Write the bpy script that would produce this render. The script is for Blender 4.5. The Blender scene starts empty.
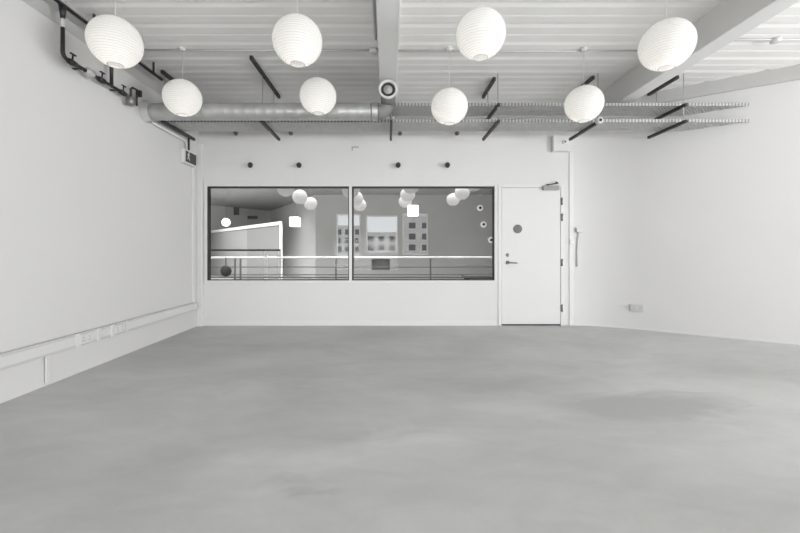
import bpy, bmesh, math, random
from mathutils import Vector, Matrix
random.seed(7)
SC = bpy.context.scene
COL = SC.collection
PI = math.pi
EYE = 1.123                      # camera height

# ------------------------------------------------------------------ camera
cd = bpy.data.cameras.new('camera')
cd.sensor_fit = 'HORIZONTAL'; cd.sensor_width = 36; cd.lens = 18
cd.shift_x = 0.015; cd.shift_y = -0.0194
cd.clip_start = 0.05; cd.clip_end = 200
cam = bpy.data.objects.new('camera', cd); COL.objects.link(cam)
cam.location = (0, 0, EYE); cam.rotation_euler = (PI/2, 0, 0)
SC.camera = cam

# ------------------------------------------------------------------ world, lights, exposure
w = bpy.data.worlds.new('sky'); SC.world = w; w.use_nodes = True
bg = w.node_tree.nodes['Background']
bg.inputs[0].default_value = (0.93, 0.96, 1.0, 1); bg.inputs[1].default_value = 1.9

def area(name, loc, rot, sx, sy, power, col=(1, 1, 1), spread=PI):
    l = bpy.data.lights.new(name, 'AREA'); l.shape = 'RECTANGLE'; l.size = sx; l.size_y = sy
    l.energy = power; l.color = col; l.spread = spread
    o = bpy.data.objects.new(name, l); COL.objects.link(o); o.location = loc; o.rotation_euler = rot
    return o
area('fill_rear_right', (5.3, -4.25, 1.15), (PI/2+0.8, 0, 0), 5.6, 1.7, 225, (0.97, 0.98, 1.0))  # added unseen window fill, moved right and tilted up for wall and ceiling tone
area('fill_side', (9.3, -1.1, 1.15), (PI/2+0.6, 0, PI/2), 4.9, 1.7, 620, (0.97, 0.98, 1.0))  # added side fill standing in for unseen windows, evens left and right walls
area('fill_rear_middle', (-0.9, -4.25, 1.0), (PI/2-0.03, 0, 0), 2.6, 1.3, 27, (0.97, 0.98, 1.0), 0.95)  # added narrow-beam fill from behind the camera, aimed at the back wall
area('gallery_fill_left', (-9.6, 11.0, 1.85), (PI/2, 0, -PI/2+0.5), 6.0, 2.1, 60, (1, 1, 1), 2.0)  # added fill through an invented left opening, lifts the gallery walls
area('gallery_fill_far_left', (-6.4, 14.5, 3.3), (0, 0, 0), 4.5, 5.0, 520, (1, 1, 1), 2.3)  # added fill under the gallery ceiling, brightens its far left walls
area('gallery_fill_main', (-0.5, 11.5, 3.3), (0, 0, 0), 9.0, 3.0, 950, (1, 1, 1), 2.1)  # added overhead fill with no roof opening above, raises the general gallery level
area('gallery_fill_rail', (-0.6, 6.75, 3.3), (0.28, 0, 0), 9.0, 0.3, 95, (1, 1, 1), 0.9)  # added narrow fill that whitens the gallery handrail

SC.view_settings.view_transform = 'Standard'
SC.view_settings.look = 'None'
SC.view_settings.gamma = 1.0
SC.view_settings.use_curve_mapping = False
SC.view_settings.exposure = -0.1

# ------------------------------------------------------------------ materials
def mat(name, col, rough=0.5, metal=0.0, var=0.0, scale=3.0, bump=0.0, spec=0.5):
    m = bpy.data.materials.new(name); m.use_nodes = True
    nt = m.node_tree; b = nt.nodes['Principled BSDF']
    b.inputs['Base Color'].default_value = (*col, 1)
    b.inputs['Roughness'].default_value = rough; b.inputs['Metallic'].default_value = metal
    b.inputs['Specular IOR Level'].default_value = spec
    if var or bump:
        tc = nt.nodes.new('ShaderNodeTexCoord'); n = nt.nodes.new('ShaderNodeTexNoise')
        n.inputs['Scale'].default_value = scale; n.inputs['Detail'].default_value = 6
        nt.links.new(tc.outputs['Object'], n.inputs['Vector'])
        if var:
            r = nt.nodes.new('ShaderNodeMapRange')
            r.inputs[1].default_value = 0.3; r.inputs[2].default_value = 0.7
            r.inputs[3].default_value = 1-var; r.inputs[4].default_value = 1+var
            nt.links.new(n.outputs['Fac'], r.inputs[0])
            mx = nt.nodes.new('ShaderNodeMix'); mx.data_type = 'RGBA'; mx.blend_type = 'MULTIPLY'
            mx.inputs[0].default_value = 1; mx.inputs[6].default_value = (*col, 1)
            nt.links.new(r.outputs[0], mx.inputs[7]); nt.links.new(mx.outputs[2], b.inputs['Base Color'])
        if bump:
            bp = nt.nodes.new('ShaderNodeBump'); bp.inputs['Strength'].default_value = bump
            bp.inputs['Distance'].default_value = 0.01
            nt.links.new(n.outputs['Fac'], bp.inputs['Height']); nt.links.new(bp.outputs[0], b.inputs['Normal'])
    return m

WALL = mat('white_wall_paint', (0.665, 0.658, 0.645), 0.75, var=0.012, scale=1.2)
WALL2 = mat('white_satin_paint', (0.68, 0.675, 0.665), 0.5)
DECK = mat('painted_steel_deck', (0.87, 0.86, 0.84), 0.6, var=0.02, scale=2)
BANDM = mat('grey_painted_steel_band', (0.50, 0.495, 0.48), 0.6, var=0.01)
BEAMM = mat('painted_beam', (0.76, 0.755, 0.74), 0.6, var=0.01)
PLASTIC = mat('white_plastic', (0.68, 0.675, 0.665), 0.35)
PLASTIC2 = mat('grey_white_plastic', (0.57, 0.567, 0.56), 0.4)
BLACKP = mat('black_pipe_paint', (0.018, 0.018, 0.018), 0.4, var=0.2, scale=20)
DARK = mat('dark_steel', (0.045, 0.044, 0.042), 0.5, metal=0.3)
GASKET = mat('dark_gasket', (0.03, 0.03, 0.03), 0.6)
GALV = mat('galvanised_steel', (0.47, 0.47, 0.46), 0.45, metal=0.6, var=0.10, scale=9)
GALVD = mat('galvanised_mesh', (0.58, 0.58, 0.57), 0.55, metal=0.1, var=0.1, scale=14)
CHROME = mat('brushed_steel', (0.24, 0.24, 0.235), 0.4, metal=0.7)
DOORM = mat('door_paint', (0.67, 0.667, 0.66), 0.6)
GREYDISC = mat('grey_disc', (0.14, 0.14, 0.14), 0.5)
BRASS = mat('pale_meter_body', (0.55, 0.53, 0.50), 0.4, metal=0.3)
WHITEP = mat('white_mark', (0.85, 0.85, 0.85), 0.5)
SIGNB = mat('dark_sign_face', (0.03, 0.035, 0.032), 0.4)
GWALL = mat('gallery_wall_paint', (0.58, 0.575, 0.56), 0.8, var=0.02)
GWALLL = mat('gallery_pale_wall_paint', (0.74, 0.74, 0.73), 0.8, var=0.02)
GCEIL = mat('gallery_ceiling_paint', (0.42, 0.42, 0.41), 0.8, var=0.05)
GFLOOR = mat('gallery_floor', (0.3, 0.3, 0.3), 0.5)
GRAIL = mat('white_rail_paint', (0.85, 0.85, 0.84), 0.4)
GRAILD = mat('grey_rail_paint', (0.13, 0.13, 0.13), 0.5)
FACADE = mat('pale_facade', (0.82, 0.81, 0.79), 0.8, var=0.1, scale=2)
FACWIN = mat('facade_window_glass', (0.20, 0.20, 0.205), 0.3)

def floor_mat():
    m = bpy.data.materials.new('polished_concrete'); m.use_nodes = True
    nt = m.node_tree; b = nt.nodes['Principled BSDF']; L = nt.links
    tc = nt.nodes.new('ShaderNodeTexCoord')
    def noise(scale, det, dist, sx=1.0, sy=1.0):
        mp = nt.nodes.new('ShaderNodeMapping'); mp.inputs['Scale'].default_value = (sx, sy, 1)
        L.new(tc.outputs['Object'], mp.inputs[0])
        n = nt.nodes.new('ShaderNodeTexNoise'); n.inputs['Scale'].default_value = scale
        n.inputs['Detail'].default_value = det; n.inputs['Distortion'].default_value = dist
        L.new(mp.outputs[0], n.inputs['Vector']); return n
    n1 = noise(0.75, 7, 0.6, 0.8, 1.3); n2 = noise(3.5, 8, 1.2, 0.7, 1.4); n3 = noise(30, 4, 0)
    a = nt.nodes.new('ShaderNodeMath'); a.operation = 'MULTIPLY_ADD'; a.inputs[1].default_value = 0.35
    L.new(n2.outputs['Fac'], a.inputs[0]); L.new(n1.outputs['Fac'], a.inputs[2])
    a2 = nt.nodes.new('ShaderNodeMath'); a2.operation = 'MULTIPLY_ADD'; a2.inputs[1].default_value = 0.08
    L.new(n3.outputs['Fac'], a2.inputs[0]); L.new(a.outputs[0], a2.inputs[2])
    cr = nt.nodes.new('ShaderNodeValToRGB'); e = cr.color_ramp.elements
    e[0].position = 0.45; e[0].color = (0.43, 0.43, 0.42, 1)
    e[1].position = 0.98; e[1].color = (0.62, 0.62, 0.61, 1)
    val = a2.outputs[0]
    for (sx_, sy_, rx, ry, amt) in ((1.95, 2.95, 0.8, 0.32, -0.65), (0.25, 2.42, 0.55, 0.16, 0.30), (-0.2, 2.2, 0.9, 0.22, 0.18), (-0.45, 1.9, 0.25, 0.08, -0.25), (1.1, 3.4, 1.6, 0.3, -0.2)):
        mp = nt.nodes.new('ShaderNodeMapping'); mp.vector_type = 'TEXTURE'
        mp.inputs['Location'].default_value = (sx_, sy_, 0); mp.inputs['Scale'].default_value = (rx, ry, 1); mp.inputs['Rotation'].default_value = (0, 0, 0.12)
        wv = nt.nodes.new('ShaderNodeVectorMath'); wv.operation = 'MULTIPLY_ADD'
        wv.inputs[1].default_value = (0.35, 0.35, 0); L.new(n2.outputs['Color'], wv.inputs[0]); L.new(tc.outputs['Object'], wv.inputs[2])
        sh = nt.nodes.new('ShaderNodeVectorMath'); sh.operation = 'SUBTRACT'; sh.inputs[1].default_value = (0.175, 0.175, 0)
        L.new(wv.outputs[0], sh.inputs[0]); L.new(sh.outputs[0], mp.inputs[0])
        gr = nt.nodes.new('ShaderNodeTexGradient'); gr.gradient_type = 'SPHERICAL'; L.new(mp.outputs[0], gr.inputs[0])
        ma = nt.nodes.new('ShaderNodeMath'); ma.operation = 'MULTIPLY_ADD'; ma.inputs[1].default_value = amt
        L.new(gr.outputs['Fac'], ma.inputs[0]); L.new(val, ma.inputs[2]); val = ma.outputs[0]
    L.new(val, cr.inputs[0]); L.new(cr.outputs[0], b.inputs['Base Color'])
    r = nt.nodes.new('ShaderNodeMapRange'); r.inputs[3].default_value = 0.42; r.inputs[4].default_value = 0.58; b.inputs['Specular IOR Level'].default_value = 0.35
    L.new(n1.outputs['Fac'], r.inputs[0]); L.new(r.outputs[0], b.inputs['Roughness'])
    return m
FLOORM = floor_mat()

def glass_mat():
    m = bpy.data.materials.new('tinted_pane_glass'); m.use_nodes = True
    nt = m.node_tree; nt.nodes.clear()
    o = nt.nodes.new('ShaderNodeOutputMaterial'); t = nt.nodes.new('ShaderNodeBsdfTransparent')
    t.inputs[0].default_value = (0.80, 0.80, 0.795, 1)
    g = nt.nodes.new('ShaderNodeBsdfGlossy'); g.inputs['Roughness'].default_value = 0.02
    f = nt.nodes.new('ShaderNodeFresnel'); f.inputs[0].default_value = 1.1
    mx = nt.nodes.new('ShaderNodeMixShader')
    nt.links.new(f.outputs[0], mx.inputs[0]); nt.links.new(t.outputs[0], mx.inputs[1])
    nt.links.new(g.outputs[0], mx.inputs[2]); nt.links.new(mx.outputs[0], o.inputs[0])
    return m
GLASS = glass_mat()

def paper_mat(name, glow, k=1.0):
    m = bpy.data.materials.new(name); m.use_nodes = True
    nt = m.node_tree; nt.nodes.clear(); L = nt.links
    o = nt.nodes.new('ShaderNodeOutputMaterial')
    d = nt.nodes.new('ShaderNodeBsdfDiffuse'); d.inputs[0].default_value = (0.86*k, 0.855*k, 0.84*k, 1)
    t = nt.nodes.new('ShaderNodeBsdfTranslucent'); t.inputs[0].default_value = (0.88*k, 0.875*k, 0.86*k, 1)
    mx = nt.nodes.new('ShaderNodeMixShader'); mx.inputs[0].default_value = 0.5
    L.new(d.outputs[0], mx.inputs[1]); L.new(t.outputs[0], mx.inputs[2])
    e = nt.nodes.new('ShaderNodeEmission'); e.inputs[0].default_value = (1, 0.985, 0.96, 1); e.inputs[1].default_value = glow
    ad = nt.nodes.new('ShaderNodeAddShader')
    L.new(mx.outputs[0], ad.inputs[0]); L.new(e.outputs[0], ad.inputs[1]); L.new(ad.outputs[0], o.inputs[0])
    return m
PAPER = paper_mat('rice_paper_shade', 0.06)
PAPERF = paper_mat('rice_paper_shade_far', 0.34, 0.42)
PAPERRIB = mat('wire_rib', (0.5, 0.49, 0.47), 0.6)

def emit_mat(name, col, s):
    m = bpy.data.materials.new(name); m.use_nodes = True
    b = m.node_tree.nodes['Principled BSDF']
    b.inputs['Base Color'].default_value = (*col, 1)
    b.inputs['Emission Color'].default_value = (*col, 1); b.inputs['Emission Strength'].default_value = s
    return m
BULB = emit_mat('lit_bulb', (1, 0.97, 0.92), 2.5)
LAMPG = emit_mat('lit_square_lamp', (1, 0.99, 0.97), 2.2)

def lip_mat():
    m = bpy.data.materials.new('slotted_tray_lip'); m.use_nodes = True
    nt = m.node_tree; b = nt.nodes['Principled BSDF']; L = nt.links
    tc = nt.nodes.new('ShaderNodeTexCoord'); sx = nt.nodes.new('ShaderNodeSeparateXYZ')
    L.new(tc.outputs['Object'], sx.inputs[0])
    f = nt.nodes.new('ShaderNodeMath'); f.operation = 'MULTIPLY'; f.inputs[1].default_value = 1/0.042
    L.new(sx.outputs[0], f.inputs[0])
    fr = nt.nodes.new('ShaderNodeMath'); fr.operation = 'FRACT'; L.new(f.outputs[0], fr.inputs[0])
    g = nt.nodes.new('ShaderNodeMath'); g.operation = 'GREATER_THAN'; g.inputs[1].default_value = 0.45
    L.new(fr.outputs[0], g.inputs[0])
    mx = nt.nodes.new('ShaderNodeMix'); mx.data_type = 'RGBA'
    mx.inputs[6].default_value = (0.20, 0.20, 0.195, 1); mx.inputs[7].default_value = (0.46, 0.46, 0.45, 1)
    L.new(g.outputs[0], mx.inputs[0]); L.new(mx.outputs[2], b.inputs['Base Color'])
    b.inputs['Roughness'].default_value = 0.45; b.inputs['Metallic'].default_value = 0.3
    return m
LIP = lip_mat()

# ------------------------------------------------------------------ mesh helpers
class MB:
    def __init__(s): s.bm = bmesh.new()
    def box(s, x0, x1, y0, y1, z0, z1, M=None):
        vs = [s.bm.verts.new(((x0, x1)[i], (y0, y1)[j], (z0, z1)[k])) for i in (0, 1) for j in (0, 1) for k in (0, 1)]
        if M is not None:
            for v in vs: v.co = M @ v.co
        for f in ((0, 1, 3, 2), (4, 6, 7, 5), (0, 4, 5, 1), (2, 3, 7, 6), (0, 2, 6, 4), (1, 5, 7, 3)):
            s.bm.faces.new([vs[i] for i in f])
        return s
    def bar(s, a, b, w, h, up=(0, 0, 1)):
        a, b = Vector(a), Vector(b); d = b-a; L = d.length; d.normalize()
        up = Vector(up); x = d.cross(up); x.normalize(); u = x.cross(d)
        M = Matrix((( *x, 0), (*d, 0), (*u, 0), (0, 0, 0, 1))).transposed(); M.translation = a
        return s.box(-w/2, w/2, 0, L, -h/2, h/2, M)
    def tube(s, pts, r, n=14, caps=True):
        pts = [Vector(p) for p in pts]; rings = []; prev = None
        for i, p in enumerate(pts):
            if i == 0: t = pts[1]-p
            elif i == len(pts)-1: t = p-pts[i-1]
            else: t = (pts[i+1]-p).normalized()+(p-pts[i-1]).normalized()
            t.normalize()
            if prev is None:
                a = Vector((0, 0, 1)) if abs(t.z) < 0.9 else Vector((1, 0, 0))
                x = t.cross(a).normalized()
            else:
                x = (prev-t*prev.dot(t)).normalized()
            prev = x; y = t.cross(x)
            rr = r[i] if isinstance(r, (list, tuple)) else r
            rings.append([s.bm.verts.new(p+rr*(math.cos(2*PI*k/n)*x+math.sin(2*PI*k/n)*y)) for k in range(n)])
        for a, b in zip(rings, rings[1:]):
            for k in range(n):
                f = s.bm.faces.new((a[k], a[(k+1) % n], b[(k+1) % n], b[k])); f.smooth = True
        if caps:
            s.bm.faces.new(list(reversed(rings[0]))); s.bm.faces.new(rings[-1])
        return s
    def lathe(s, prof, c=(0, 0, 0), axis='Z', n=24, smooth=True):
        # prof: list of (radius, along-axis)
        c = Vector(c); rings = []
        for r, a in prof:
            ring = []
            if r < 1e-6:
                p = {'Z': (0, 0, a), 'Y': (0, a, 0), 'X': (a, 0, 0)}[axis]
                ring = [s.bm.verts.new(c+Vector(p))]
            else:
                for k in range(n):
                    q, t = r*math.cos(2*PI*k/n), r*math.sin(2*PI*k/n)
                    p = {'Z': (q, t, a), 'Y': (q, a, t), 'X': (a, q, t)}[axis]
                    ring.append(s.bm.verts.new(c+Vector(p)))
            rings.append(ring)
        for a, b in zip(rings, rings[1:]):
            for k in range(n):
                k2 = (k+1) % n
                vs = [a[k] if len(a) > 1 else a[0], a[k2] if len(a) > 1 else None,
                      b[k2] if len(b) > 1 else None, b[k] if len(b) > 1 else b[0]]
                vs = [v for v in vs if v is not None]
                if len(vs) >= 3:
                    f = s.bm.faces.new(vs); f.smooth = smooth
        return s
    def prism(s, poly, z0, z1):
        lo = [s.bm.verts.new((x, y, z0)) for x, y in poly]; hi = [s.bm.verts.new((x, y, z1)) for x, y in poly]
        n = len(poly)
        for i in range(n):
            s.bm.faces.new((lo[i], lo[(i+1) % n], hi[(i+1) % n], hi[i]))
        s.bm.faces.new(list(reversed(lo))); s.bm.faces.new(hi)
        return s
    def build(s, name, m, parent=None, loc=None, bevel=0.0, label=None, recalc=True):
        if recalc: bmesh.ops.recalc_face_normals(s.bm, faces=s.bm.faces)
        if parent is not None and parent.location.length > 0:
            for v in s.bm.verts: v.co -= parent.location
        elif loc is not None:
            for v in s.bm.verts: v.co -= Vector(loc)
        me = bpy.data.meshes.new(name); s.bm.to_mesh(me); s.bm.free()
        me.materials.append(m)
        o = bpy.data.objects.new(name, me); COL.objects.link(o)
        if parent is not None: o.parent = parent
        elif loc is not None: o.location = loc
        if bevel:
            md = o.modifiers.new('bevel', 'BEVEL'); md.width = bevel; md.segments = 2
            md.limit_method = 'ANGLE'
        if label: o['label'] = label
        return o
# note: sub-parts keep the same world frame as their thing (parts sit at the thing's origin)
def sub(mb, name, m, part, root, **k):
    o = mb.build(name, m, root, **k); o.parent = part; return o

def tag(o, label, cat, group=None):
    o['label'] = label; o['category'] = cat
    if group: o['group'] = group
    return o
def thing(name, label, cat, loc, group=None):
    o = bpy.data.objects.new(name, None); COL.objects.link(o)
    o.empty_display_size = 0.1; o.location = loc
    return tag(o, label, cat, group)
def struct(name, mb, m, **k):
    o = mb.build(name, m, **k); o['kind'] = 'structure'; return o
def sroot(name, loc):
    o = bpy.data.objects.new(name, None); COL.objects.link(o); o.location = loc; o['kind'] = 'structure'; return o
def H(h): return EYE+h

# ------------------------------------------------------------------ dimensions
XL = -2.85; YB = 6.03; DECKZ = H(2.22); YR = -4.0; XR = 9.0
def wallx(y): return 4.15+1.433*(5.32-y)
def wally(x): return 5.32-(x-4.15)/1.433

# ------------------------------------------------------------------ room shell
struct('floor', MB().box(XL-0.2, XR+0.2, YR-0.2, YB+0.12, -0.12, 0), FLOORM)
# corrugated ceiling deck, ribs running left-right
mb = MB(); prof = []; y = YR-0.1; pitch = 0.333; dz = 0.055
while y < YB+0.1:
    prof += [(y, DECKZ), (y+0.022, DECKZ+0.011), (y+0.034, DECKZ+0.011), (y+0.085, DECKZ), (y+0.19, DECKZ), (y+0.201, DECKZ+0.005), (y+0.206, DECKZ+0.005), (y+0.228, DECKZ)]
    y += pitch
va = [mb.bm.verts.new((XL-0.2, a, b)) for a, b in prof]; vb = [mb.bm.verts.new((XR+0.2, a, b)) for a, b in prof]
for i in range(len(prof)-1): mb.bm.faces.new((va[i], vb[i], vb[i+1], va[i+1]))
ta = [mb.bm.verts.new((x, yy, DECKZ+0.2)) for x in (XL-0.2, XR+0.2) for yy in (prof[0][0], prof[-1][0])]
mb.bm.faces.new((ta[0], ta[1], ta[3], ta[2]))
mb.bm.faces.new([va[0], vb[0], ta[2], ta[0]]); mb.bm.faces.new([va[-1], ta[1], ta[3], vb[-1]])
struct('ceiling', mb, DECK, recalc=False)

struct('wall_left', MB().box(XL-0.15, XL, YR, YB, 0, H(1.95)), WALL)
struct('trim_1', MB().box(XL-0.20, XL-0.035, YR, YB, H(1.95), DECKZ+0.05), BANDM)
# back wall with window and door openings
WX0, WX1, WZ0, WZ1 = -2.735, 1.615, H(-0.455), H(0.985)
DX0, DX1, DZ1 = 1.675, 2.635, H(0.985)
mb = MB(); T = 0.12; ZT = DECKZ+0.06
mb.box(XL-0.15, WX0, YB, YB+T, 0, ZT)
mb.box(WX0, WX1, YB, YB+T, 0, WZ0).box(WX0, WX1, YB, YB+T, WZ1, ZT)
mb.box(WX1, DX0, YB, YB+T, 0, ZT).box(DX0, DX1, YB, YB+T, DZ1, ZT).box(DX1, 2.86, YB, YB+T, 0, ZT)
struct('wall_back', mb, WALL)
# angled right wall with softly curved start
p0, pc, p1 = Vector((2.80, YB)), Vector((3.13, YB)), Vector((3.6, wally(3.6)))
path = [((1-t)**2*p0+2*t*(1-t)*pc+t*t*p1) for t in [i/12 for i in range(13)]]
path += [Vector((XR, wally(XR)))]
def offs(path, d):
    out = []
    for i, p in enumerate(path):
        t = (path[min(i+1, len(path)-1)]-path[max(i-1, 0)]).normalized()
        out.append(p+Vector((-t.y, t.x))*d)
    return out
mb = MB(); mb.prism([tuple(p) for p in path]+[tuple(p) for p in reversed(offs(path, 0.12))], 0, ZT)
wr = struct('wall_right', mb, WALL)
for f in wr.data.polygons: f.use_smooth = abs(f.normal.z) < 0.5
md = wr.modifiers.new('edge', 'EDGE_SPLIT'); md.split_angle = math.radians(40)
# bulkhead at the head of the angled wall
pth = [Vector((3.3, wally(3.3))), Vector((XR, wally(XR)))]
mb = MB(); mb.prism([tuple(p) for p in offs(pth, -0.035)]+[tuple(p) for p in reversed(offs(pth, 0.02))], H(2.05), DECKZ+0.03)
struct('trim_2', mb, BANDM)
# side and rear walls (out of frame) placed, with openings, to suit the added fill lights
mb = MB()
mb.box(XR, XR+0.15, YR, -3.6, 0, ZT).box(XR, XR+0.15, 1.4, wally(XR)+0.1, 0, ZT)
mb.box(XR, XR+0.15, -3.6, 1.4, 0, 0.25).box(XR, XR+0.15, -3.6, 1.4, 2.05, ZT)
struct('wall_side', mb, WALL)
mb = MB()
mb.box(XL-0.15, -2.3, YR-0.15, YR, 0, ZT).box(0.5, 2.4, YR-0.15, YR, 0, ZT).box(-2.3, 0.5, YR-0.15, YR, 0, 0.25).box(-2.3, 0.5, YR-0.15, YR, 1.8, ZT).box(8.2, XR+0.15, YR-0.15, YR, 0, ZT)
mb.box(2.4, 8.2, YR-0.15, YR, 0, 0.25).box(2.4, 8.2, YR-0.15, YR, 2.05, ZT)
struct('wall_rear', mb, WALL)
# skirtings
struct('baseboard_back', MB().box(XL, DX0-0.03, YB-0.012, YB, 0, 0.07), WALL2)
bp_ = offs(path, -0.008)
struct('baseboard_right', MB().prism([tuple(p) for p in bp_]+[tuple(p) for p in reversed(path)], 0, 0.03), WALL2)
# boxed corner casing and corner riser
struct('trim_3', MB().box(XL, XL+0.075, YB-0.07, YB, 0, H(1.6)), WALL2, bevel=0.004)

# ------------------------------------------------------------------ window_1
win = sroot('window_1', ((WX0+WX1)/2, YB, WZ0))
mb = MB(); f = 0.042
y0, y1 = YB-0.018, YB+0.10
mb.box(WX0-0.03, WX0+f-0.03, y0, y1, WZ0-0.03, WZ1+0.03).box(WX1-f+0.03, WX1+0.03, y0, y1, WZ0-0.03, WZ1+0.03)
mb.box(WX0+f-0.03, WX1-f+0.03, y0, y1, WZ1-f+0.03, WZ1+0.03).box(WX0+f-0.03, WX1-f+0.03, y0, y1, WZ0-0.03, WZ0+f-0.03)
mb.build('window_frame', WALL2, win, bevel=0.004)
MX = (350.5-388)/400*YB
MB().box(MX-0.022, MX+0.022, y0, y1, WZ0+f-0.03, WZ1-f+0.03).build('mullion', WALL2, win, bevel=0.003)
for a, b in ((WX0+f-0.03, MX-0.022), (MX+0.022, WX1-f+0.03)):
    z0, z1 = WZ0+f-0.03, WZ1-f+0.03; g = 0.022
    mb = MB(); mb.box(a, a+g, YB+0.0, YB+0.07, z0, z1).box(b-g*0.6, b, YB+0.0, YB+0.07, z0, z1)
    mb.box(a+g, b-g*0.6, YB+0.0, YB+0.07, z1-g, z1).box(a+g, b-g*0.6, YB+0.0, YB+0.07, z0, z0+g*0.5)
    mb.build('gasket', GASKET, win, label='dark gasket around the pane')
    MB().box(a+g, b-g*0.6, YB+0.032, YB+0.038, z0+g*0.5, z1-g).build('pane', GLASS, win)

# ------------------------------------------------------------------ door_1
door = sroot('door_1', ((DX0+DX1)/2, YB, 0))
mb = MB(); y0 = YB-0.012
mb.box(DX0-0.015, DX0+0.035, y0, YB+0.1, 0, DZ1+0.015).box(DX1-0.035, DX1+0.015, y0, YB+0.1, 0, DZ1+0.015)
mb.box(DX0+0.035, DX1-0.035, y0, YB+0.1, DZ1-0.03, DZ1+0.015)
mb.build('door_frame', WALL2, door, bevel=0.003)
MB().box(DX0+0.039, DX1-0.039, YB-0.006, YB+0.038, 0.022, DZ1-0.034).build('door_leaf', DOORM, door, bevel=0.002)
MB().box(DX0+0.035, DX1-0.035, YB+0.0, YB+0.06, 0.0, 0.016).build('threshold', DARK, door, label='dark threshold strip')
def dpt(px, py): return ((px-388)/400*YB, H((251-py)/400*YB))
x, z = dpt(517.5, 229)
MB().lathe([(0, -0.006), (0.06, -0.006), (0.066, -0.004), (0.066, 0.004)], (x, YB-0.008, z), 'Y', 32).build('door_sign', GREYDISC, door, label='round grey sign disc')
x, z = dpt(507.5, 255)
lk = MB().lathe([(0, -0.012), (0.020, -0.012), (0.026, -0.004), (0.026, 0.004)], (x, YB-0.008, z), 'Y').build('lock', CHROME, door)
x, z = dpt(507.5, 262.5)
mb = MB().lathe([(0, -0.012), (0.022, -0.012), (0.028, -0.004), (0.028, 0.004)], (x, YB-0.008, z), 'Y')
mb.tube([(x, YB-0.005, z), (x, YB-0.045, z), (x+0.012, YB-0.058, z), (x+0.13, YB-0.058, z-0.006)], 0.012)
mb.build('handle', CHROME, door)
for py in (201.5, 217.5, 262.5, 308):
    x, z = dpt(561.7, py)
    mb = MB().tube([(x, YB-0.018, z-0.055), (x, YB-0.018, z+0.055)], 0.011, 10)
    mb.box(x-0.022, x+0.012, YB-0.014, YB+0.006, z-0.05, z+0.05)
    mb.build('hinge', CHROME, door)
x0, z0 = dpt(542, 190.5); x1, z1 = dpt(558, 186)
cl = MB().box(x0, x1, YB-0.06, YB+0.004, z0, z1).build('door_closer', mat('grey_closer_paint', (0.30, 0.30, 0.29), 0.5), door, bevel=0.006)
mb = MB(); xm, zm = x0+0.07, z1+0.01
mb.bar((xm, YB-0.03, zm), (x1-0.05, YB-0.11, zm+0.012), 0.022, 0.012).bar((x1-0.05, YB-0.11, zm+0.014), (x1-0.03, YB-0.005, zm+0.05), 0.022, 0.012)
mb.tube([(xm, YB-0.03, zm-0.015), (xm, YB-0.03, zm+0.012)], 0.014)
sub(mb, 'closer_arm', DARK, cl, door)

# ------------------------------------------------------------------ beams
BX, BW, BZ = -0.1, 0.195, H(1.93)
def beam(x0, x1, label, ye):
    o = MB().box(x0, x1, YR+0.01, ye, BZ, DECKZ+0.045).build('ceiling_beam', BEAMM, loc=((x0+x1)/2, 0, BZ), bevel=0.008)
    return tag(o, label, 'beam')
beam(-0.095, 0.10, 'white boxed ceiling beam down the middle of the ceiling, ending above the round nozzle', 5.9)
beam(2.985, 3.18, 'white boxed ceiling beam at the right, slanting across the upper right corner', 5.95)

# ------------------------------------------------------------------ cable trays
TY0, TY1 = 5.04, 5.42
def tray(z, label):
    root = thing('cable_tray', label, 'cable tray', (0.5, (TY0+TY1)/2, z), 'cable trays along the back wall')
    mb = MB(); s = 0.042; W = TY1-TY0
    k = -W-3.0
    nst = int((wallx(TY0)+3.4)/s)
    for i in range(nst):
        for sg in (1, -1):
            xs = XL-0.2+i*s
            a = (xs, TY0) if sg == 1 else (xs, TY1)
            b = (xs+W, TY1) if sg == 1 else (xs+W, TY0)
            # clip to left wall and slanted right wall
            def ins(t):
                x = a[0]+(b[0]-a[0])*t; y = a[1]+(b[1]-a[1])*t
                return XL+0.005 <= x <= wallx(y)-0.004
            ts = [t/20 for t in range(21) if ins(t/20)]
            if len(ts) < 2: continue
            pa = (a[0]+(b[0]-a[0])*ts[0], a[1]+(b[1]-a[1])*ts[0], z); pb = (a[0]+(b[0]-a[0])*ts[-1], a[1]+(b[1]-a[1])*ts[-1], z)
            mb.bar(pa, pb, 0.018 if sg == 1 else 0.008, 0.003)
    mb.build('mesh_base', GALVD, root)
    MB().box(XL+0.003, wallx(TY0)-0.005, TY0-0.003, TY0+0.003, z-0.004, z+0.036).build('tray_lip', LIP, root, label='front lip with a row of slots')
    MB().box(XL+0.003, wallx(TY1)-0.005, TY1-0.003, TY1+0.003, z-0.004, z+0.055).build('tray_lip', GALVD, root)
    a, b = Vector((wallx(TY0)-0.006, TY0, z+0.025)), Vector((wallx(TY1)-0.006, TY1, z+0.025))
    return root
tray(H(1.83), 'long galvanised mesh cable tray, upper one of the stacked pair')
tray(H(1.625), 'long galvanised mesh cable tray, lower one of the stacked pair')

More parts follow.
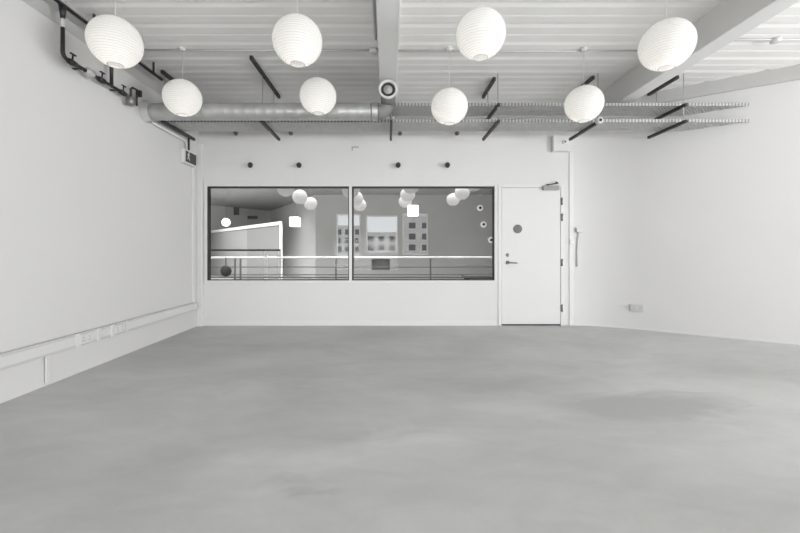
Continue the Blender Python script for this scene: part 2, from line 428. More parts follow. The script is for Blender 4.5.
# hangers: deck rail, rods, two brackets
def hanger(x, ya, label, ye=5.72, rail=True, black=DARK):
    root = thing('tray_hanger', label, 'bracket', (x, 5.2, H(1.6)), 'hangers carrying the cable trays')
    if rail: MB().box(x-0.017, x+0.017, ya, min(ye, 5.75), DECKZ-0.042, DECKZ-0.001).build('ceiling_rail', DARK, root)
    for zz in (H(1.825)-0.008, H(1.62)-0.008):
        MB().box(x-0.016, x+0.016, 4.90, ye, zz-0.036, zz-0.001).build('bracket_arm', DARK, root)
    for yy in (4.955, 5.45):
        MB().tube([(x, yy, H(1.585)), (x, yy, DECKZ-0.02 if rail else BZ+0.0)], 0.005, 8).build('threaded_rod', GALV, root)
hanger(-2.77, 4.9, 'dark tray hanger closest to the left wall, above the exit sign')
hanger(-1.555, 4.54, 'dark tray hanger with a long ceiling rail, left of the middle beam')
hanger(0.04, 0, 'dark tray hanger under the middle beam, behind the round nozzle', rail=False)
hanger(1.36, 5.1, 'dark tray hanger with a short ceiling rail, right of the middle beam')
hanger(2.60, 5.06, 'dark tray hanger just left of the right beam, behind a lantern')
hanger(3.66, 5.05, 'dark tray hanger right of the right beam, against the angled wall', ye=5.62)

# ------------------------------------------------------------------ duct with nozzle
DY, DZ_, DR = 4.70, H(1.635), 0.098
duct = thing('air_duct', 'round galvanised spiral air duct running from the left wall to the round nozzle', 'duct', (-1.5, DY, DZ_))
mb = MB(); pr = []; x = XL+0.012
while x < -0.19:
    pr += [(DR, x), (DR, x+0.10), (DR+0.0015, x+0.107), (DR+0.0015, x+0.113)]; x += 0.12
pr = [p for p in pr if p[1] <= -0.12]
pr = [(0, pr[0][1])]+pr+[(0, pr[-1][1]+0.001)]
mb.lathe(pr, (0, DY, DZ_), 'X', 32).build('duct_pipe', GALV, duct)
mb = MB().lathe([(DR+0.002, XL+0.002), (DR+0.028, XL+0.002), (DR+0.028, XL+0.012), (DR+0.006, XL+0.016), (DR+0.006, XL+0.08), (DR+0.001, XL+0.08)], (0, DY, DZ_), 'X', 32)
mb.build('wall_collar', PLASTIC2, duct)
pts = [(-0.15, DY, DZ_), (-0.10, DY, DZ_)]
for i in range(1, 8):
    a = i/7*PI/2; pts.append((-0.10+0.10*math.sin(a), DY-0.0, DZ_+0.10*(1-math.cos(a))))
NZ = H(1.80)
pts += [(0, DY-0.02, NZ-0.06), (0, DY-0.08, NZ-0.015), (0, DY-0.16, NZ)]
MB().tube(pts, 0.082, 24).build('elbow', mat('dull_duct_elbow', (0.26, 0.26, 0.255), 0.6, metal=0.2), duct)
mb = MB().lathe([(DR+0.006, -0.19), (DR+0.006, -0.13), (DR, -0.125), (DR, -0.12)], (0, DY, DZ_), 'X', 32); mb.build('band', GALV, duct)
nz = MB().lathe([(0.07, 0.06), (0.095, 0.04), (0.106, 0.0), (0.106, -0.02), (0.098, -0.028), (0.082, -0.02), (0.078, 0.02), (0.078, 0.05)], (0, DY-0.24, NZ), 'Y', 40).build('nozzle', PLASTIC, duct, label='white round nozzle rim')
sub(MB().lathe([(0.077, 0.0), (0.077, 0.03), (0.05, 0.03), (0.05, 0.0), (0.06, -0.005), (0.077, 0.0)], (0, DY-0.24, NZ), 'Y', 40), 'nozzle_gap', GASKET, nz, duct)
sub(MB().lathe([(0, -0.015), (0.012, -0.015), (0.022, 0.0), (0.05, 0.0), (0.05, 0.03), (0, 0.03)], (0, DY-0.24, NZ), 'Y', 40), 'nozzle_core', mat('grey_nozzle_core', (0.42, 0.42, 0.41), 0.6), nz, duct)

# ------------------------------------------------------------------ ceiling conduits
def conduit(x0, x1, y, boxes, label, z=None):
    z = z or DECKZ-0.012
    root = thing('ceiling_conduit', label, 'conduit', ((x0+x1)/2, y, z))
    MB().tube([(x0, y, z), (x1, y, z)], 0.011, 10).build('conduit_pipe', PLASTIC2, root)
    for bx in boxes:
        MB().lathe([(0, -0.03), (0.04, -0.03), (0.045, -0.026), (0.045, 0.01), (0, 0.01)], (bx, y, z), 'Z', 20).build('junction_box', PLASTIC, root)
conduit(XL+0.05, -0.10, 4.40, [-0.16], 'thin pale conduit across the ceiling left of the middle beam')
conduit(0.105, 2.98, 4.42, [], 'thin pale conduit across the ceiling between the two boxed beams')
conduit(3.19, 4.9, 4.18, [4.05], 'thin pale conduit with one round box right of the right beam')
o = MB().tube([(-0.125, YR+0.3, DECKZ-0.02), (-0.125, 4.15, DECKZ-0.02)], 0.012, 10).build('ceiling_conduit', PLASTIC2, loc=(-0.125, 2, DECKZ-0.02))
tag(o, 'thin pale conduit running lengthwise along the left side of the middle beam', 'conduit')

# ------------------------------------------------------------------ lanterns
def make_lantern(R, ztop, paper, power, detail=True):
    """built at the origin: shade centre at z=0, ceiling at z=ztop"""
    root = bpy.data.objects.new('paper_lantern', None); COL.objects.link(root)
    n = 26 if detail else 10; sp = 6 if detail else 3
    th0, th1 = 0.20, PI-0.30
    prof = []
    for i in range(n*sp+1):
        th = th0+(th1-th0)*i/(n*sp); ph = (i % sp)/sp
        rr = R*(1-0.014*math.sin(PI*ph)) if detail else R
        prof.append((rr*math.sin(th), rr*0.97*math.cos(th)))
    mb = MB().lathe(prof, n=48 if detail else 24); sh = mb.build('lantern_shade', paper, root, recalc=False)
    for th, nm in ((th0, 'top_ring'), (th1, 'bottom_ring')):
        r, z = R*math.sin(th), R*0.97*math.cos(th)
        MB().tube([(r*math.cos(2*PI*k/24), r*math.sin(2*PI*k/24), z) for k in range(25)], 0.0025, 6, caps=False).build(nm, PAPERRIB, root, recalc=False)
    if detail:
        mb = MB()
        for i in range(1, n):
            th = th0+(th1-th0)*i/n; r, z = (R+0.0006)*math.sin(th), R*0.97*math.cos(th)
            mb.tube([(r*math.cos(2*PI*k/36), r*math.sin(2*PI*k/36), z) for k in range(37)], 0.0007, 4, caps=False)
        mb.build('wire_rib', PAPERRIB, root, recalc=False)
    MB().tube([(0, 0, R*0.3), (0, 0, ztop)], 0.0022, 6).build('cord', PLASTIC, root)
    mb = MB().lathe([(0, R*0.02), (0.012, 0.0), (0.026, -0.025), (0.03, -0.05), (0.02, -0.078), (0, -0.085)], (0, 0, -0.02), n=16)
    mb.build('bulb', BULB, root)
    MB().lathe([(0, 0.07), (0.018, 0.07), (0.022, 0.0), (0.022, -0.02), (0, -0.02)], (0, 0, 0.0), n=16).build('lamp_holder', PLASTIC, root)
    if detail:
        MB().lathe([(0, ztop-0.03), (0.028, ztop-0.028), (0.04, ztop-0.008), (0.04, ztop+0.0), (0, ztop)], n=20).build('ceiling_rose', PLASTIC, root)
    return root
def bulb_light(root, power, dz):
    l = bpy.data.lights.new('bulb_light', 'POINT'); l.energy = power; l.shadow_soft_size = 0.035; l.color = (1, 0.95, 0.87)
    o = bpy.data.objects.new('bulb_light', l); COL.objects.link(o); o.parent = root; o.location = (0, 0, dz)
def copy_thing(r):
    c = r.copy(); COL.objects.link(c)
    for ch in list(r.children):
        d = ch.copy(); COL.objects.link(d); d.parent = c
    return c
LH = 1.70
order = ['leftmost', 'second from left', 'third from left', 'rightmost']
proto = make_lantern(0.2, DECKZ-H(LH), PAPER, 9)
bulb_light(proto, 1.0, -0.09)
first = True
xs1 = [(-2.215, 3.25, 1.695), (-0.735, 3.25, 1.705), (0.752, 3.25, 1.757), (2.262, 3.25, 1.672)]
xs2 = [(-2.25, 4.38, 1.675), (-0.765, 4.38, 1.692), (0.672, 4.38, 1.58), (2.145, 4.38, 1.61)]
for row, (pts_, nm) in enumerate(((xs1, 'nearer row of large'), (xs2, 'farther row of smaller-looking'))):
    for i, (x, y, h) in enumerate(pts_):
        o = proto if first else copy_thing(proto); first = False
        o.location = (x, y, H(h))
        extra = {(0, 0): ' in front of the black wall pipes', (0, 3): ' before the right beam', (1, 0): ' beside the end of the duct',
                 (1, 1): ' left of the round nozzle', (1, 2): ' right of the round nozzle', (1, 3): ' below the right beam',
                 (0, 1): ' left of the middle beam', (0, 2): ' right of the middle beam'}[(row, i)]
        tag(o, '%s of the four %s paper globe lanterns,%s' % (order[i], ('large near', 'smaller far')[row], extra), 'lantern', 'paper lanterns under the ceiling')
# cords / roses of copies follow their own height: stretch the cord mesh to the deck
for o in [q for q in bpy.data.objects if q.name.startswith('paper_lantern')]:
    top = DECKZ-o.location.z; t0 = DECKZ-H(LH)
    for ch in o.children:
        if ch.name.startswith('ceiling_rose'): ch.location.z = top-t0
        if ch.name.startswith('cord'): ch.location.z = top-t0

# ------------------------------------------------------------------ black pipework on the left wall
pipe = thing('gas_pipework', 'black pipework with valves fixed high on the left wall, stepping down below the ceiling', 'pipe', (-2.76, 4, H(1.65)))
PXW = -2.765; PH = 2.085; LHH = 1.648
MB().tube([(PXW+0.01, YR+0.4, H(PH)), (PXW+0.01, 4.87, H(PH))], 0.016, 12).build('main_pipe', BLACKP, pipe)
MB().tube([(PXW-0.03, YR+0.4, H(PH)+0.05), (PXW-0.03, 4.87, H(PH)+0.05)], 0.012, 10).build('pale_pipe', PLASTIC2, pipe, label='thin pale pipe beside the main pipe')
Y1 = 3.40
MB().tube([(PXW, Y1, H(PH)), (PXW, Y1, H(1.975))], [0.03, 0.017], 12).build('drop_pipe', BLACKP, pipe)
MB().tube([(PXW, Y1, H(1.975)), (PXW, Y1, H(1.90))], 0.014, 12).build('sleeve', PLASTIC, pipe, label='white sleeve on the pipe')
pts = [(PXW, Y1, H(1.90)), (PXW, Y1, H(1.70))]
for i in range(1, 6):
    a = i/5*PI/2; pts.append((PXW, Y1+0.05*(1-math.cos(a)), H(1.70)-0.05*math.sin(a)))
pts.append((PXW, 4.22, H(LHH)))
MB().tube(pts, 0.0165, 12).build('lower_pipe', BLACKP, pipe)
MB().tube([(PXW, 4.0, H(PH)), (PXW, 4.0, H(LHH))], 0.0165, 12).build('drop_pipe', BLACKP, pipe)
def valve(y, lever=True):
    mb = MB().lathe([(0, -0.04), (0.024, -0.04), (0.027, 0), (0.024, 0.04), (0, 0.04)], (PXW, y, H(LHH)), 'Y', 14)
    mb.tube([(PXW, y, H(LHH)), (PXW+0.01, y, H(LHH)+0.07)], 0.007, 8)
    v = mb.build('valve', BLACKP, pipe)
    if lever: sub(MB().bar((PXW+0.01, y-0.03, H(LHH)+0.072), (PXW+0.01, y+0.03, H(LHH)+0.072), 0.016, 0.01), 'valve_lever', BLACKP, v, pipe)
valve(3.50); valve(3.86); valve(4.17)
MB().lathe([(0.02, -0.05), (0.04, -0.03), (0.042, 0.03), (0.02, 0.05)], (PXW, 3.70, H(LHH)), 'Y', 18).build('pale_coupling', BRASS, pipe, label='pale round coupling')
mb = MB().lathe([(0, -0.07), (0.02, -0.07), (0.045, -0.05), (0.045, 0.01), (0.03, 0.03), (0, 0.03)], (PXW, 4.30, H(LHH)-0.02), 'Z', 18)
mb.tube([(PXW, 4.2, H(LHH)), (PXW, 4.27, H(LHH))], 0.02)
rg = mb.build('regulator', CHROME, pipe, label='silver regulator at the end of the pipe')
mb = MB().tube([(PXW, 4.30, H(LHH)), (PXW, 4.30, H(LHH)+0.09), (PXW, 4.33, H(LHH)+0.12), (PXW+0.01, 4.40, H(LHH)+0.12), (PXW+0.01, 4.43, H(LHH)+0.085)], 0.012)
mb.tube([(PXW, 4.40, H(LHH)+0.12), (PXW, 4.40, H(LHH)-0.05)], 0.011)
mb.box(PXW-0.02, PXW+0.03, 4.42, 4.45, H(LHH)+0.06, H(LHH)+0.13)
sub(mb, 'bypass_pipe', DARK, rg, pipe)
for yy in (2.6, 3.75, 4.7):
    MB().box(PXW+0.004, PXW+0.016, yy-0.012, yy+0.012, H(PH), DECKZ-0.001).build('pipe_clip', DARK, pipe)
for yy in (3.62, 4.1):
    MB().box(XL+0.001, PXW, yy-0.012, yy+0.012, H(LHH)-0.005, H(LHH)+0.005).build('pipe_clip', DARK, pipe)

# ------------------------------------------------------------------ exit sign
sx = XL+0.035
sg = thing('exit_sign', 'white framed exit sign box with a dark face on the left wall near the corner', 'sign', (sx, 5.66, H(1.2)))
sy0, sy1, sz0, sz1 = 5.49, 5.85, H(1.215), H(1.415)
MB().box(XL+0.002, sx+0.02, sy0, sy1, sz0, sz1).build('sign_box', PLASTIC, sg, bevel=0.006)
fc = MB().box(sx+0.02, sx+0.024, sy0+0.035, sy1-0.03, sz0+0.025, sz1-0.025).build('sign_face', SIGNB, sg, label='dark sign face')
mb = MB(); X = sx+0.0245; cy, cz = sy0+0.11, sz0+0.105
mb.lathe([(0, 0.002), (0.014, 0.002), (0.014, -0.001)], (X, cy+0.008, cz+0.05), 'X', 14)
for a, b, w_ in (((cy, cz+0.032), (cy-0.012, cz-0.012), 0.02), ((cy-0.012, cz-0.012), (cy+0.03, cz-0.025), 0.012), ((cy+0.03, cz-0.025), (cy+0.03, cz-0.055), 0.01),
              ((cy-0.012, cz-0.012), (cy-0.03, cz-0.045), 0.012), ((cy, cz+0.03), (cy+0.038, cz+0.012), 0.009), ((cy, cz+0.03), (cy-0.038, cz+0.018), 0.009)):
    mb.bar((X, a[0], a[1]), (X, b[0], b[1]), w_, 0.003, up=(1, 0, 0))
mb.box(X-0.001, X+0.0015, cy-0.055, cy+0.02, cz+0.072, cz+0.08)
sub(mb, 'running_figure', WHITEP, fc, sg)
MB().tube([(XL+0.05, 5.62, sz1), (XL+0.05, 5.62, sz1+0.07), (XL+0.05, 5.62, H(1.585))], 0.014, 10).build('hanger_bracket', DARK, sg)
MB().tube([(XL+0.03, 4.80, H(1.535)), (XL+0.03, 5.56, H(1.535)), (XL+0.03, 5.60, H(1.50)), (XL+0.03, 5.60, sz1)], 0.014, 10).build('feed_conduit', PLASTIC, sg)
# riser below sign down to the dado trunking
o = MB().box(XL+0.001, XL+0.03, 5.80, 5.85, H(-0.78), sz0-0.002).build('riser_trunking', WALL2, loc=(XL+0.015, 5.82, H(-0.78)), bevel=0.003)
tag(o, 'narrow white vertical trunking on the left wall below the exit sign', 'trunking')

# ------------------------------------------------------------------ dado trunking with sockets
tz0, tz1 = 0.258, 0.375
tk = thing('dado_trunking', 'white dado trunking with sockets running low along the left wall', 'trunking', (XL+0.03, 3, tz0))
MB().box(XL+0.001, XL+0.05, YR+0.3, 5.87, tz0, tz1).build('trunking_body', PLASTIC2, tk, bevel=0.006)
MB().box(XL+0.05, XL+0.054, YR+0.3, 5.865, tz0+0.022, tz1-0.022).build('cover_strip', PLASTIC, tk)
for yc in (3.70, 3.99+0.17):
    p = MB().box(XL+0.052, XL+0.066, yc-0.075, yc+0.075, tz0+0.016, tz1-0.016).build('socket_plate', PLASTIC, tk, bevel=0.003)
    for s in (-0.036, 0.036):
        mb = MB()
        for dy, dz_, a, b in ((0, 0.016, 0.003, 0.006), (-0.011, -0.012, 0.005, 0.003), (0.011, -0.012, 0.005, 0.003)):
            mb.box(XL+0.0655, XL+0.0668, yc+s+dy-a, yc+s+dy+a, tz0+0.055+dz_-b, tz0+0.055+dz_+b)
        sub(mb, 'socket_outlet', GREYDISC, p, tk)
for yc in (3.605, 3.865, 4.06, 4.275):
    MB().box(XL+0.05, XL+0.062, yc-0.02, yc+0.02, tz0-0.002, tz1+0.002).build('joint_cover', WALL2, tk, bevel=0.002)
o = MB().box(XL+0.009, XL+0.022, 3.31, 3.345, 0.03, tz0).build('drop_trunking', WALL2, loc=(XL+0.015, 3.33, 0.1), bevel=0.002)
tag(o, 'short white vertical strip under the dado trunking, near the left edge of the photo', 'trunking')

# ------------------------------------------------------------------ small fittings on back wall
def wp(px, py, y=YB): return (px-388)/400*y, H((251-py)/400*y)
STUDM = mat('dull_grey_stud', (0.16, 0.16, 0.155), 0.5)
BRKM = mat('dull_grey_bracket', (0.36, 0.36, 0.35), 0.5)
names = ['leftmost of the four small dark fittings on the back wall above the window', 'second from left of the four small dark fittings above the window',
         'third from left of the four small dark fittings above the window', 'rightmost of the four small dark fittings on the back wall above the window']
for i, px in enumerate((250.5, 299, 398.5, 447.5)):
    x, z = wp(px, 165)
    r = thing('wall_fitting', names[i], 'wall fitting', (x, YB, z), 'dark fittings above the window')
    MB().lathe([(0, -0.008), (0.04, -0.008), (0.046, 0.0)], (x, YB, z), 'Y', 20).build('back_plate', PLASTIC2, r)
    t = 0.02 if i < 2 else -0.012
    MB().tube([(x, YB-0.006, z), (x+t*0.3, YB-0.03, z-0.004), (x+t, YB-0.08, z-0.03)], [0.026, 0.038, 0.032], 14).build('barrel', DARK, r)
for i, px in enumerate((236, 291, 400, 457)):
    x, z = wp(px, 133.5)
    o = MB().lathe([(0, -0.06), (0.02, -0.06), (0.03, -0.03), (0.032, 0.0), (0, 0.0)], (x, YB, z-0.0), 'Y', 16).build('wall_stud', STUDM, loc=(x, YB, z))
    tag(o, 'small grey stud under the lower cable tray, %s of four' % order[i], 'wall fitting', 'grey studs under the tray')
x, z = wp(352, 147.5)
mb = MB().box(x, x+0.10, YB-0.012, YB, z-0.004, z+0.012).box(x, x+0.012, YB-0.012, YB, z-0.05, z-0.004)
o = mb.build('wall_bracket', BRKM, loc=(x, YB, z)); tag(o, 'small faint L-shaped bracket on the back wall above the window mullion', 'bracket')

# box with sensor at upper right of back wall
x0, z1 = wp(551.5, 137); x1, z0 = wp(568, 152.5)
jb = thing('junction_box', 'white square wall box with a small sensor high above the door', 'box', ((x0+x1)/2, YB, z0))
MB().box(x0, x1, YB-0.07, YB, z0, z1).build('box_body', WALL2, jb, bevel=0.005)
MB().box(x0+0.06, x1-0.04, YB-0.078, YB-0.07, z0+0.0, z0+0.012).build('cover_latch', PLASTIC2, jb)
xs_, zs_ = wp(565, 142, YB-0.08)
se = MB().lathe([(0, -0.02), (0.03, -0.02), (0.036, -0.012), (0.038, 0.0)], (xs_, YB-0.07, zs_), 'Y', 20).build('sensor', PLASTIC, jb)
sub(MB().lathe([(0, -0.026), (0.010, -0.026), (0.014, -0.018)], (xs_, YB-0.07, zs_), 'Y', 16), 'sensor_lens', GASKET, se, jb)
xs_, zs_ = wp(599.8, 120.5, 4.86)
rs = thing('round_sensor', 'small white round sensor with dark centre on the tray hanger beside the far right lantern', 'sensor', (xs_, 4.86, zs_))
MB().lathe([(0, -0.02), (0.028, -0.02), (0.038, -0.01), (0.04, 0.041), (0, 0.041)], (xs_, 4.86, zs_), 'Y', 22).build('sensor_body', PLASTIC, rs)
MB().lathe([(0, -0.026), (0.016, -0.026), (0.02, -0.018)], (xs_, 4.86, zs_), 'Y', 16).build('sensor_lens', GASKET, rs)
# vertical casings right of the door
xa, _ = wp(571, 0); 
o = MB().box(xa-0.03, xa+0.03, YB-0.012, YB, 0.0, z0).build('riser_trunking', WALL2, loc=(xa, YB, 0), bevel=0.004)
tag(o, 'narrow white vertical trunking on the back wall between door and angled wall', 'trunking')
x, z = wp(572.5, 242, YB-0.03)
sw = MB().box(x-0.035, x+0.035, YB-0.028, YB-0.012, z-0.035, z+0.035).build('light_switch', PLASTIC, loc=(x, YB-0.012, z), bevel=0.004)
tag(sw, 'small white square switch on the trunking right of the door', 'switch')
MB().box(-0.01, 0.01, -0.004, 0.0, -0.014, 0.014).build('rocker', WHITEP, None).parent = sw
bpy.data.objects['rocker'].location = (0, -0.016, 0)
x, z = (579.5-388)/400*6.0, H((251-230)/400*6.0)
th = thing('thermostat', 'small pale wall control box with a thin cable below, right of the switch', 'control box', (x, 6.0, z))
MB().box(x-0.05, x+0.045, YB-0.05, YB-0.001, z-0.035, z+0.035).build('control_body', PLASTIC2, th, bevel=0.005)
MB().tube([(x-0.01, YB-0.018, z-0.03), (x-0.03, YB-0.018, z-0.3), (x-0.03, YB-0.018, z-0.55)], 0.009, 8).build('cable', PLASTIC2, th)
# socket and conduit on the angled wall
def onwall(px, py):
    k = (px-388)/400; y = (4.15+1.433*5.32)/(k+1.433)
    return Vector((k*y, y, H((251-py)/400*y)))
tw = Vector((1.433, -1, 0)).normalized(); nw = Vector((-1, -1.433, 0)).normalized()
def wallM(p): 
    M = Matrix(((*tw, 0), (*nw, 0), (0, 0, 1, 0), (0, 0, 0, 1))).transposed(); M.translation = p; return M
p = onwall(637, 307.5)
so = thing('wall_socket', 'pale double wall socket low on the angled right wall', 'socket', p)
MB().box(-0.085, 0.085, 0.001, 0.028, -0.045, 0.045, wallM(p)).build('socket_plate', PLASTIC2, so, bevel=0.004)
for s in (-0.04, 0.04):
    mb = MB()
    for dx, dz_, a, b in ((0, 0.016, 0.003, 0.006), (-0.011, -0.012, 0.005, 0.003), (0.011, -0.012, 0.005, 0.003)):
        mb.box(s+dx-a, s+dx+a, 0.0275, 0.029, dz_-b, dz_+b, wallM(p))
    mb.build('socket_outlet', GREYDISC, so)
a, b = onwall(618, 304.5), onwall(630, 306)
b.z = a.z
MB().bar(a+nw*0.011, b+nw*0.011, 0.02, 0.02).build('feed_trunking', PLASTIC, so)

# ------------------------------------------------------------------ gallery beyond the window
GZ = H(2.25)
poly = [(7.2, YB+T), (7.2, 16), (-2.9, 16), (-6.6, 22.5), (-9.3, 18.7), (-9.3, YB+T)]
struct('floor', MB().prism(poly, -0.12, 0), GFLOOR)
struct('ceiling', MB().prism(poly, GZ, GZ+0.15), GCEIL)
def wall_seg(a, b, z0, z1, t=0.15):
    a, b = Vector(a), Vector(b); d = (b-a).normalized(); n = Vector((d.y, -d.x))*t
    return MB().prism([tuple(a), tuple(b), tuple(b+n), tuple(a+n)], z0, z1)
# far wall with three window openings
gw = []
for pxa, pxb, pya, pyb in ((336.5, 360.5, 214, 256), (366, 398, 215.5, 253), (402.5, 428, 213.5, 255)):
    gw.append(((pxa-388)/25, (pxb-388)/25, H((251-pyb)/25), H((251-pya)/25)))
mb = MB(); xe = -2.9
for (a, b, z0, z1) in gw:
    mb.box(xe, a, 16, 16.2, 0, GZ).box(a, b, 16, 16.2, 0, z0).box(a, b, 16, 16.2, z1, GZ); xe = b
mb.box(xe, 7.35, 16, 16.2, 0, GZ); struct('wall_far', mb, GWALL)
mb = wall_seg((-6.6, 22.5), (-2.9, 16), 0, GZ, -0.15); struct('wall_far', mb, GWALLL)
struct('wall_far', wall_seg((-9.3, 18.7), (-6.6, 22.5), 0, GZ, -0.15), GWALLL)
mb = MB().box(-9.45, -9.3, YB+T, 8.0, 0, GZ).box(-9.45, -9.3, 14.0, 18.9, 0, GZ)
mb.box(-9.45, -9.3, 8.0, 14.0, 0, 0.8).box(-9.45, -9.3, 8.0, 14.0, 2.9, GZ); struct('wall_far', mb, GWALLL)  # opening cut for the added left gallery fill
struct('wall_far', MB().box(7.2, 7.35, YB+T, 16, 0, GZ), GWALL)
for n_, (a, b, z0, z1) in enumerate(gw):
    r = sroot('window_%d' % (n_+2), ((a+b)/2, 16, z0))
    mb = MB(); f = 0.05
    mb.box(a, a+f, 15.97, 16.12, z0, z1).box(b-f, b, 15.97, 16.12, z0, z1).box(a+f, b-f, 15.97, 16.12, z0, z0+f).box(a+f, b-f, 15.97, 16.12, z1-f, z1)
    mb.build('window_frame', GRAIL, r)
    MB().box(a+f, b-f, 16.05, 16.06, z0+f, z1-f).build('pane', GLASS, r)
# buildings across the street
def building(xa, xb, y, top, rows, x0, step, n, label):
    fb = thing('building', label, 'building', ((xa+xb)/2, y, 0))
    MB().box(xa, xb, y, y+2.5, -1, H(top)).build('facade', FACADE, fb)
    MB().box(xa, xb, y-0.08, y+2.5, H(top), H(top+0.07)).build('parapet', GRAIL, fb)
    for rz in rows:
        for k in range(n):
            x = x0+k*step
            MB().box(x, x+0.30, y-0.02, y+0.01, H(rz), H(rz+0.27)).build('facade_window', FACWIN, fb)
            MB().box(x-0.03, x+0.33, y-0.05, y, H(rz)-0.05, H(rz)).build('window_sill', GRAIL, fb)
building(-1.15, 0.72, 21.0, 0.92, (0.02, 0.50), -1.05, 0.55, 4, 'pale low building with two window rows, seen through the middle far window')
building(-4.4, -1.16, 20.6, 1.25, (-0.05, 0.40, 0.84), -4.2, 0.5, 6, 'pale building with three window rows, seen through the left far window')
building(0.63, 4.5, 18.2, 1.55, (0.02, 0.52, 1.02), 0.95, 0.6, 5, 'tall pale building, seen through the right far window beside the bright lamp')

# gallery lanterns
gp = make_lantern(0.2, GZ-H(1.5), PAPERF, 0, False)
fi = True
cols = [(-2.38, 1.46, 'leftmost'), (-0.87, 1.42, 'second'), (0.53, 1.52, 'third'), (2.0, 1.58, 'rightmost')]
for cx, ch, cn in cols:
    for y, rn in ((12.3, 'farthest and lowest'), (10.8, 'middle'), (9.3, 'nearest and topmost')):
        o = gp if fi else copy_thing(gp); fi = False
        o.location = (cx, y, H(ch))
        for c in o.children:
            if c.name.startswith('cord'): c.location.z = H(1.5)-H(ch)
        tag(o, 'small lantern beyond the window, %s in the %s row of three' % (rn, {'second': 'second', 'third': 'third'}.get(cn, cn)), 'lantern', 'lanterns beyond the window')

# balcony railing
RY = 7.6
rl = thing('balcony_railing', 'railing with white handrail and thin grey rails running behind the whole window', 'railing', (-0.6, RY, 0))
MB().tube([(-4.4, RY, H(-0.125)), (2.6, RY, H(-0.125))], 0.021, 12).build('handrail', GRAIL, rl)
for h in (-0.305, -0.45, -0.50):
    MB().tube([(-4.4, RY, H(h)), (2.6, RY, H(h))], 0.009 if h > -0.47 else 0.014, 10).build('rail', GRAILD, rl)
for px in (235, 240.5, 336, 430.5):
    x = (px-388)/400*RY
    MB().box(x-0.014, x+0.014, RY-0.012, RY+0.012, 0.0, H(-0.145)).build('post', GRAILD, rl)
# second rail with white posts
ry = 9.0
r2 = thing('guard_rail', 'dark guard rail with two white posts at the left beyond the window', 'railing', (-3.4, ry, 0))
MB().tube([(-4.6, ry, H(0.02)), (-2.42, ry, H(0.02))], 0.022, 10).build('handrail', DARK, r2)
for px in (266, 280):
    x = (px-388)/400*ry
    MB().box(x-0.028, x+0.028, ry-0.02, ry+0.02, 0, H(0.0)).build('post', GRAIL, r2)
# pale screen with white top rail
SCRA = mat('pale_screen_panel', (0.30, 0.30, 0.295), 0.7)
SCRB = mat('grey_screen_panel', (0.23, 0.23, 0.226), 0.7)
ps = thing('partition_screen', 'pale partition screen with a bright white top bar, at left beyond the window', 'partition', (-5.9, 15.9, 0))
A, B = Vector((-8.4, 18.9, 0)), Vector((-3.45, 12.9, 0))
MB().bar(A+Vector((0, 0, H(0.9))), B+Vector((0, 0, H(0.9))), 0.08, 0.11).build('top_bar', GRAIL, ps)
mid = A.lerp(B, 0.62)
MB().bar(A+Vector((0, 0, H(0.83)/2)), mid+Vector((0, 0, H(0.83)/2)), 0.04, H(0.83)).build('panel', SCRA, ps)
MB().bar(mid+Vector((0, 0, H(0.83)/2)), B+Vector((0, 0, H(0.83)/2)), 0.04, H(0.83)).build('panel', SCRB, ps)
MB().box(B.x-0.04, B.x+0.04, B.y-0.04, B.y+0.04, 0, H(0.84)).build('post', GRAIL, ps)
# lamps in the gallery
def lamp(px, py, y, s, label, ball=False):
    x, z = wp(px, py, y)
    r = thing('globe_lamp' if ball else 'square_lamp', label, 'lamp', (x, y, z))
    if ball: MB().lathe([(0, -s/2)]+[(s/2*math.sin(PI*k/10), -s/2*math.cos(PI*k/10)) for k in range(1, 10)]+[(0, s/2)], (x, y, z), 'Z', 20).build('lamp_shade', LAMPG, r)
    else: MB().box(x-s/2, x+s/2, y-s/2, y+s/2, z-s/2, z+s/2).build('lamp_shade', LAMPG, r, bevel=0.02)
    MB().tube([(x, y, z+s/2), (x, y, GZ)], 0.006, 6).build('cord', GRAILD, r)
lamp(295, 222, 11.5, 0.27, 'glowing square lamp beyond the window left of the mullion, under the lanterns')
lamp(413, 211, 11.5, 0.30, 'glowing square lamp beyond the window right of the mullion, over the right far window')
lamp(226, 222.5, 13.0, 0.27, 'glowing round lamp beyond the window at far left, above the white bar', True)
x, z = wp(236, 211, 19)
# dark plates on the far left wall
def plate(px, py, wpx, hpx, y, label, nm, m):
    x, z = wp(px, py, y); a, b = wpx/400*y/2, hpx/400*y/2
    o = MB().box(x-a, x+a, y-0.03, y+0.03, z-b, z+b).build(nm, m, loc=(x, y, z)); tag(o, label, 'panel'); return o
d = Vector((2.7, 3.8)).normalized()
plate(236.5, 211, 5, 8, 20.6, 'small dark square vent panel high on the pale wall at far left beyond the window', 'vent_panel', GREYDISC)
plate(251, 217.5, 13, 3, 21.3, 'small dark horizontal slot panel beyond the window, right of the square vent panel', 'vent_panel', GREYDISC)
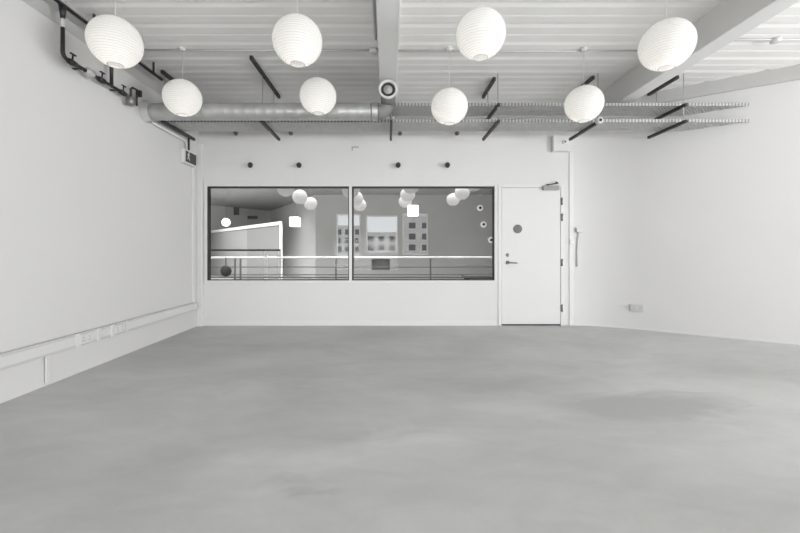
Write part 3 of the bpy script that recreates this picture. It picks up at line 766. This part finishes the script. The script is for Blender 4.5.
# round wall lights
RIML = emit_mat('rim_added_glow', (0.95, 0.94, 0.92), 0.45)  # glow added to the rim colour so the white rings read brighter
for i, (px, py) in enumerate(((480, 192), (480, 208), (483.5, 224.5), (491, 240))):
    x, z = wp(px, py, 16)
    r = thing('wall_light', 'small round white wall light beyond the right pane, %s of the four' % ['topmost', 'second from top', 'third from top', 'lowest'][i], 'wall light', (x, 16, z), 'round wall lights beyond the window')
    MB().lathe([(0, -0.05), (0.09, -0.05), (0.12, -0.03), (0.125, 0.0)], (x, 16, z), 'Y', 24).build('rim', RIML, r)
    MB().lathe([(0, -0.06), (0.05, -0.06), (0.055, -0.045)], (x, 16, z), 'Y', 20).build('centre', GASKET, r)
# disc hanging on the railing
x, z = wp(226, 271, RY-0.03)
dk = thing('hanging_disc', 'round dark disc on a thin strap, hanging from the white handrail at bottom left', 'disc', (x, RY-0.03, z))
MB().lathe([(0, -0.02), (0.09, -0.02), (0.105, -0.008), (0.105, 0.01), (0, 0.012)], (x, RY-0.035, z), 'Y', 28).build('disc', DARK, dk)
MB().box(x-0.007, x+0.007, RY-0.04, RY-0.03, z+0.1, H(-0.125)).build('strap', DARK, dk)
# dark monitor on a stand
x0, z1 = wp(371.5, 259, 9); x1, z0 = wp(390, 270, 9); xm = (x0+x1)/2
mo = thing('monitor', 'dark box-like monitor on a slim stand beyond the railing, right of the mullion', 'monitor', (xm, 9, 0))
MB().box(x0, x1, 9, 9.06, z0, z1).build('screen', DARK, mo, bevel=0.01)
MB().box(x0+0.06, x1-0.04, 8.96, 9.1, z1, z1+0.05).build('top_unit', DARK, mo)
MB().box(xm-0.03, xm+0.03, 9.06, 9.1, 0.03, z0+0.2).build('stand', GWALL, mo)
MB().box(xm-0.2, xm+0.2, 8.9, 9.2, 0, 0.03).build('base', DARK, mo)
# low dark bench
x0, z1 = wp(465, 276, 8.4)
bn = thing('bench', 'low dark bench beyond the railing at the bottom right corner of the window', 'bench', (x0+0.6, 8.4, 0))
MB().box(x0, x0+1.3, 8.4, 8.8, z1-0.06, z1).build('seat', GASKET, bn, bevel=0.008)
for xx in (x0+0.05, x0+1.2):
    for yy in (8.43, 8.72):
        MB().box(xx, xx+0.05, yy, yy+0.05, 0, z1-0.06).build('leg', DARK, bn)
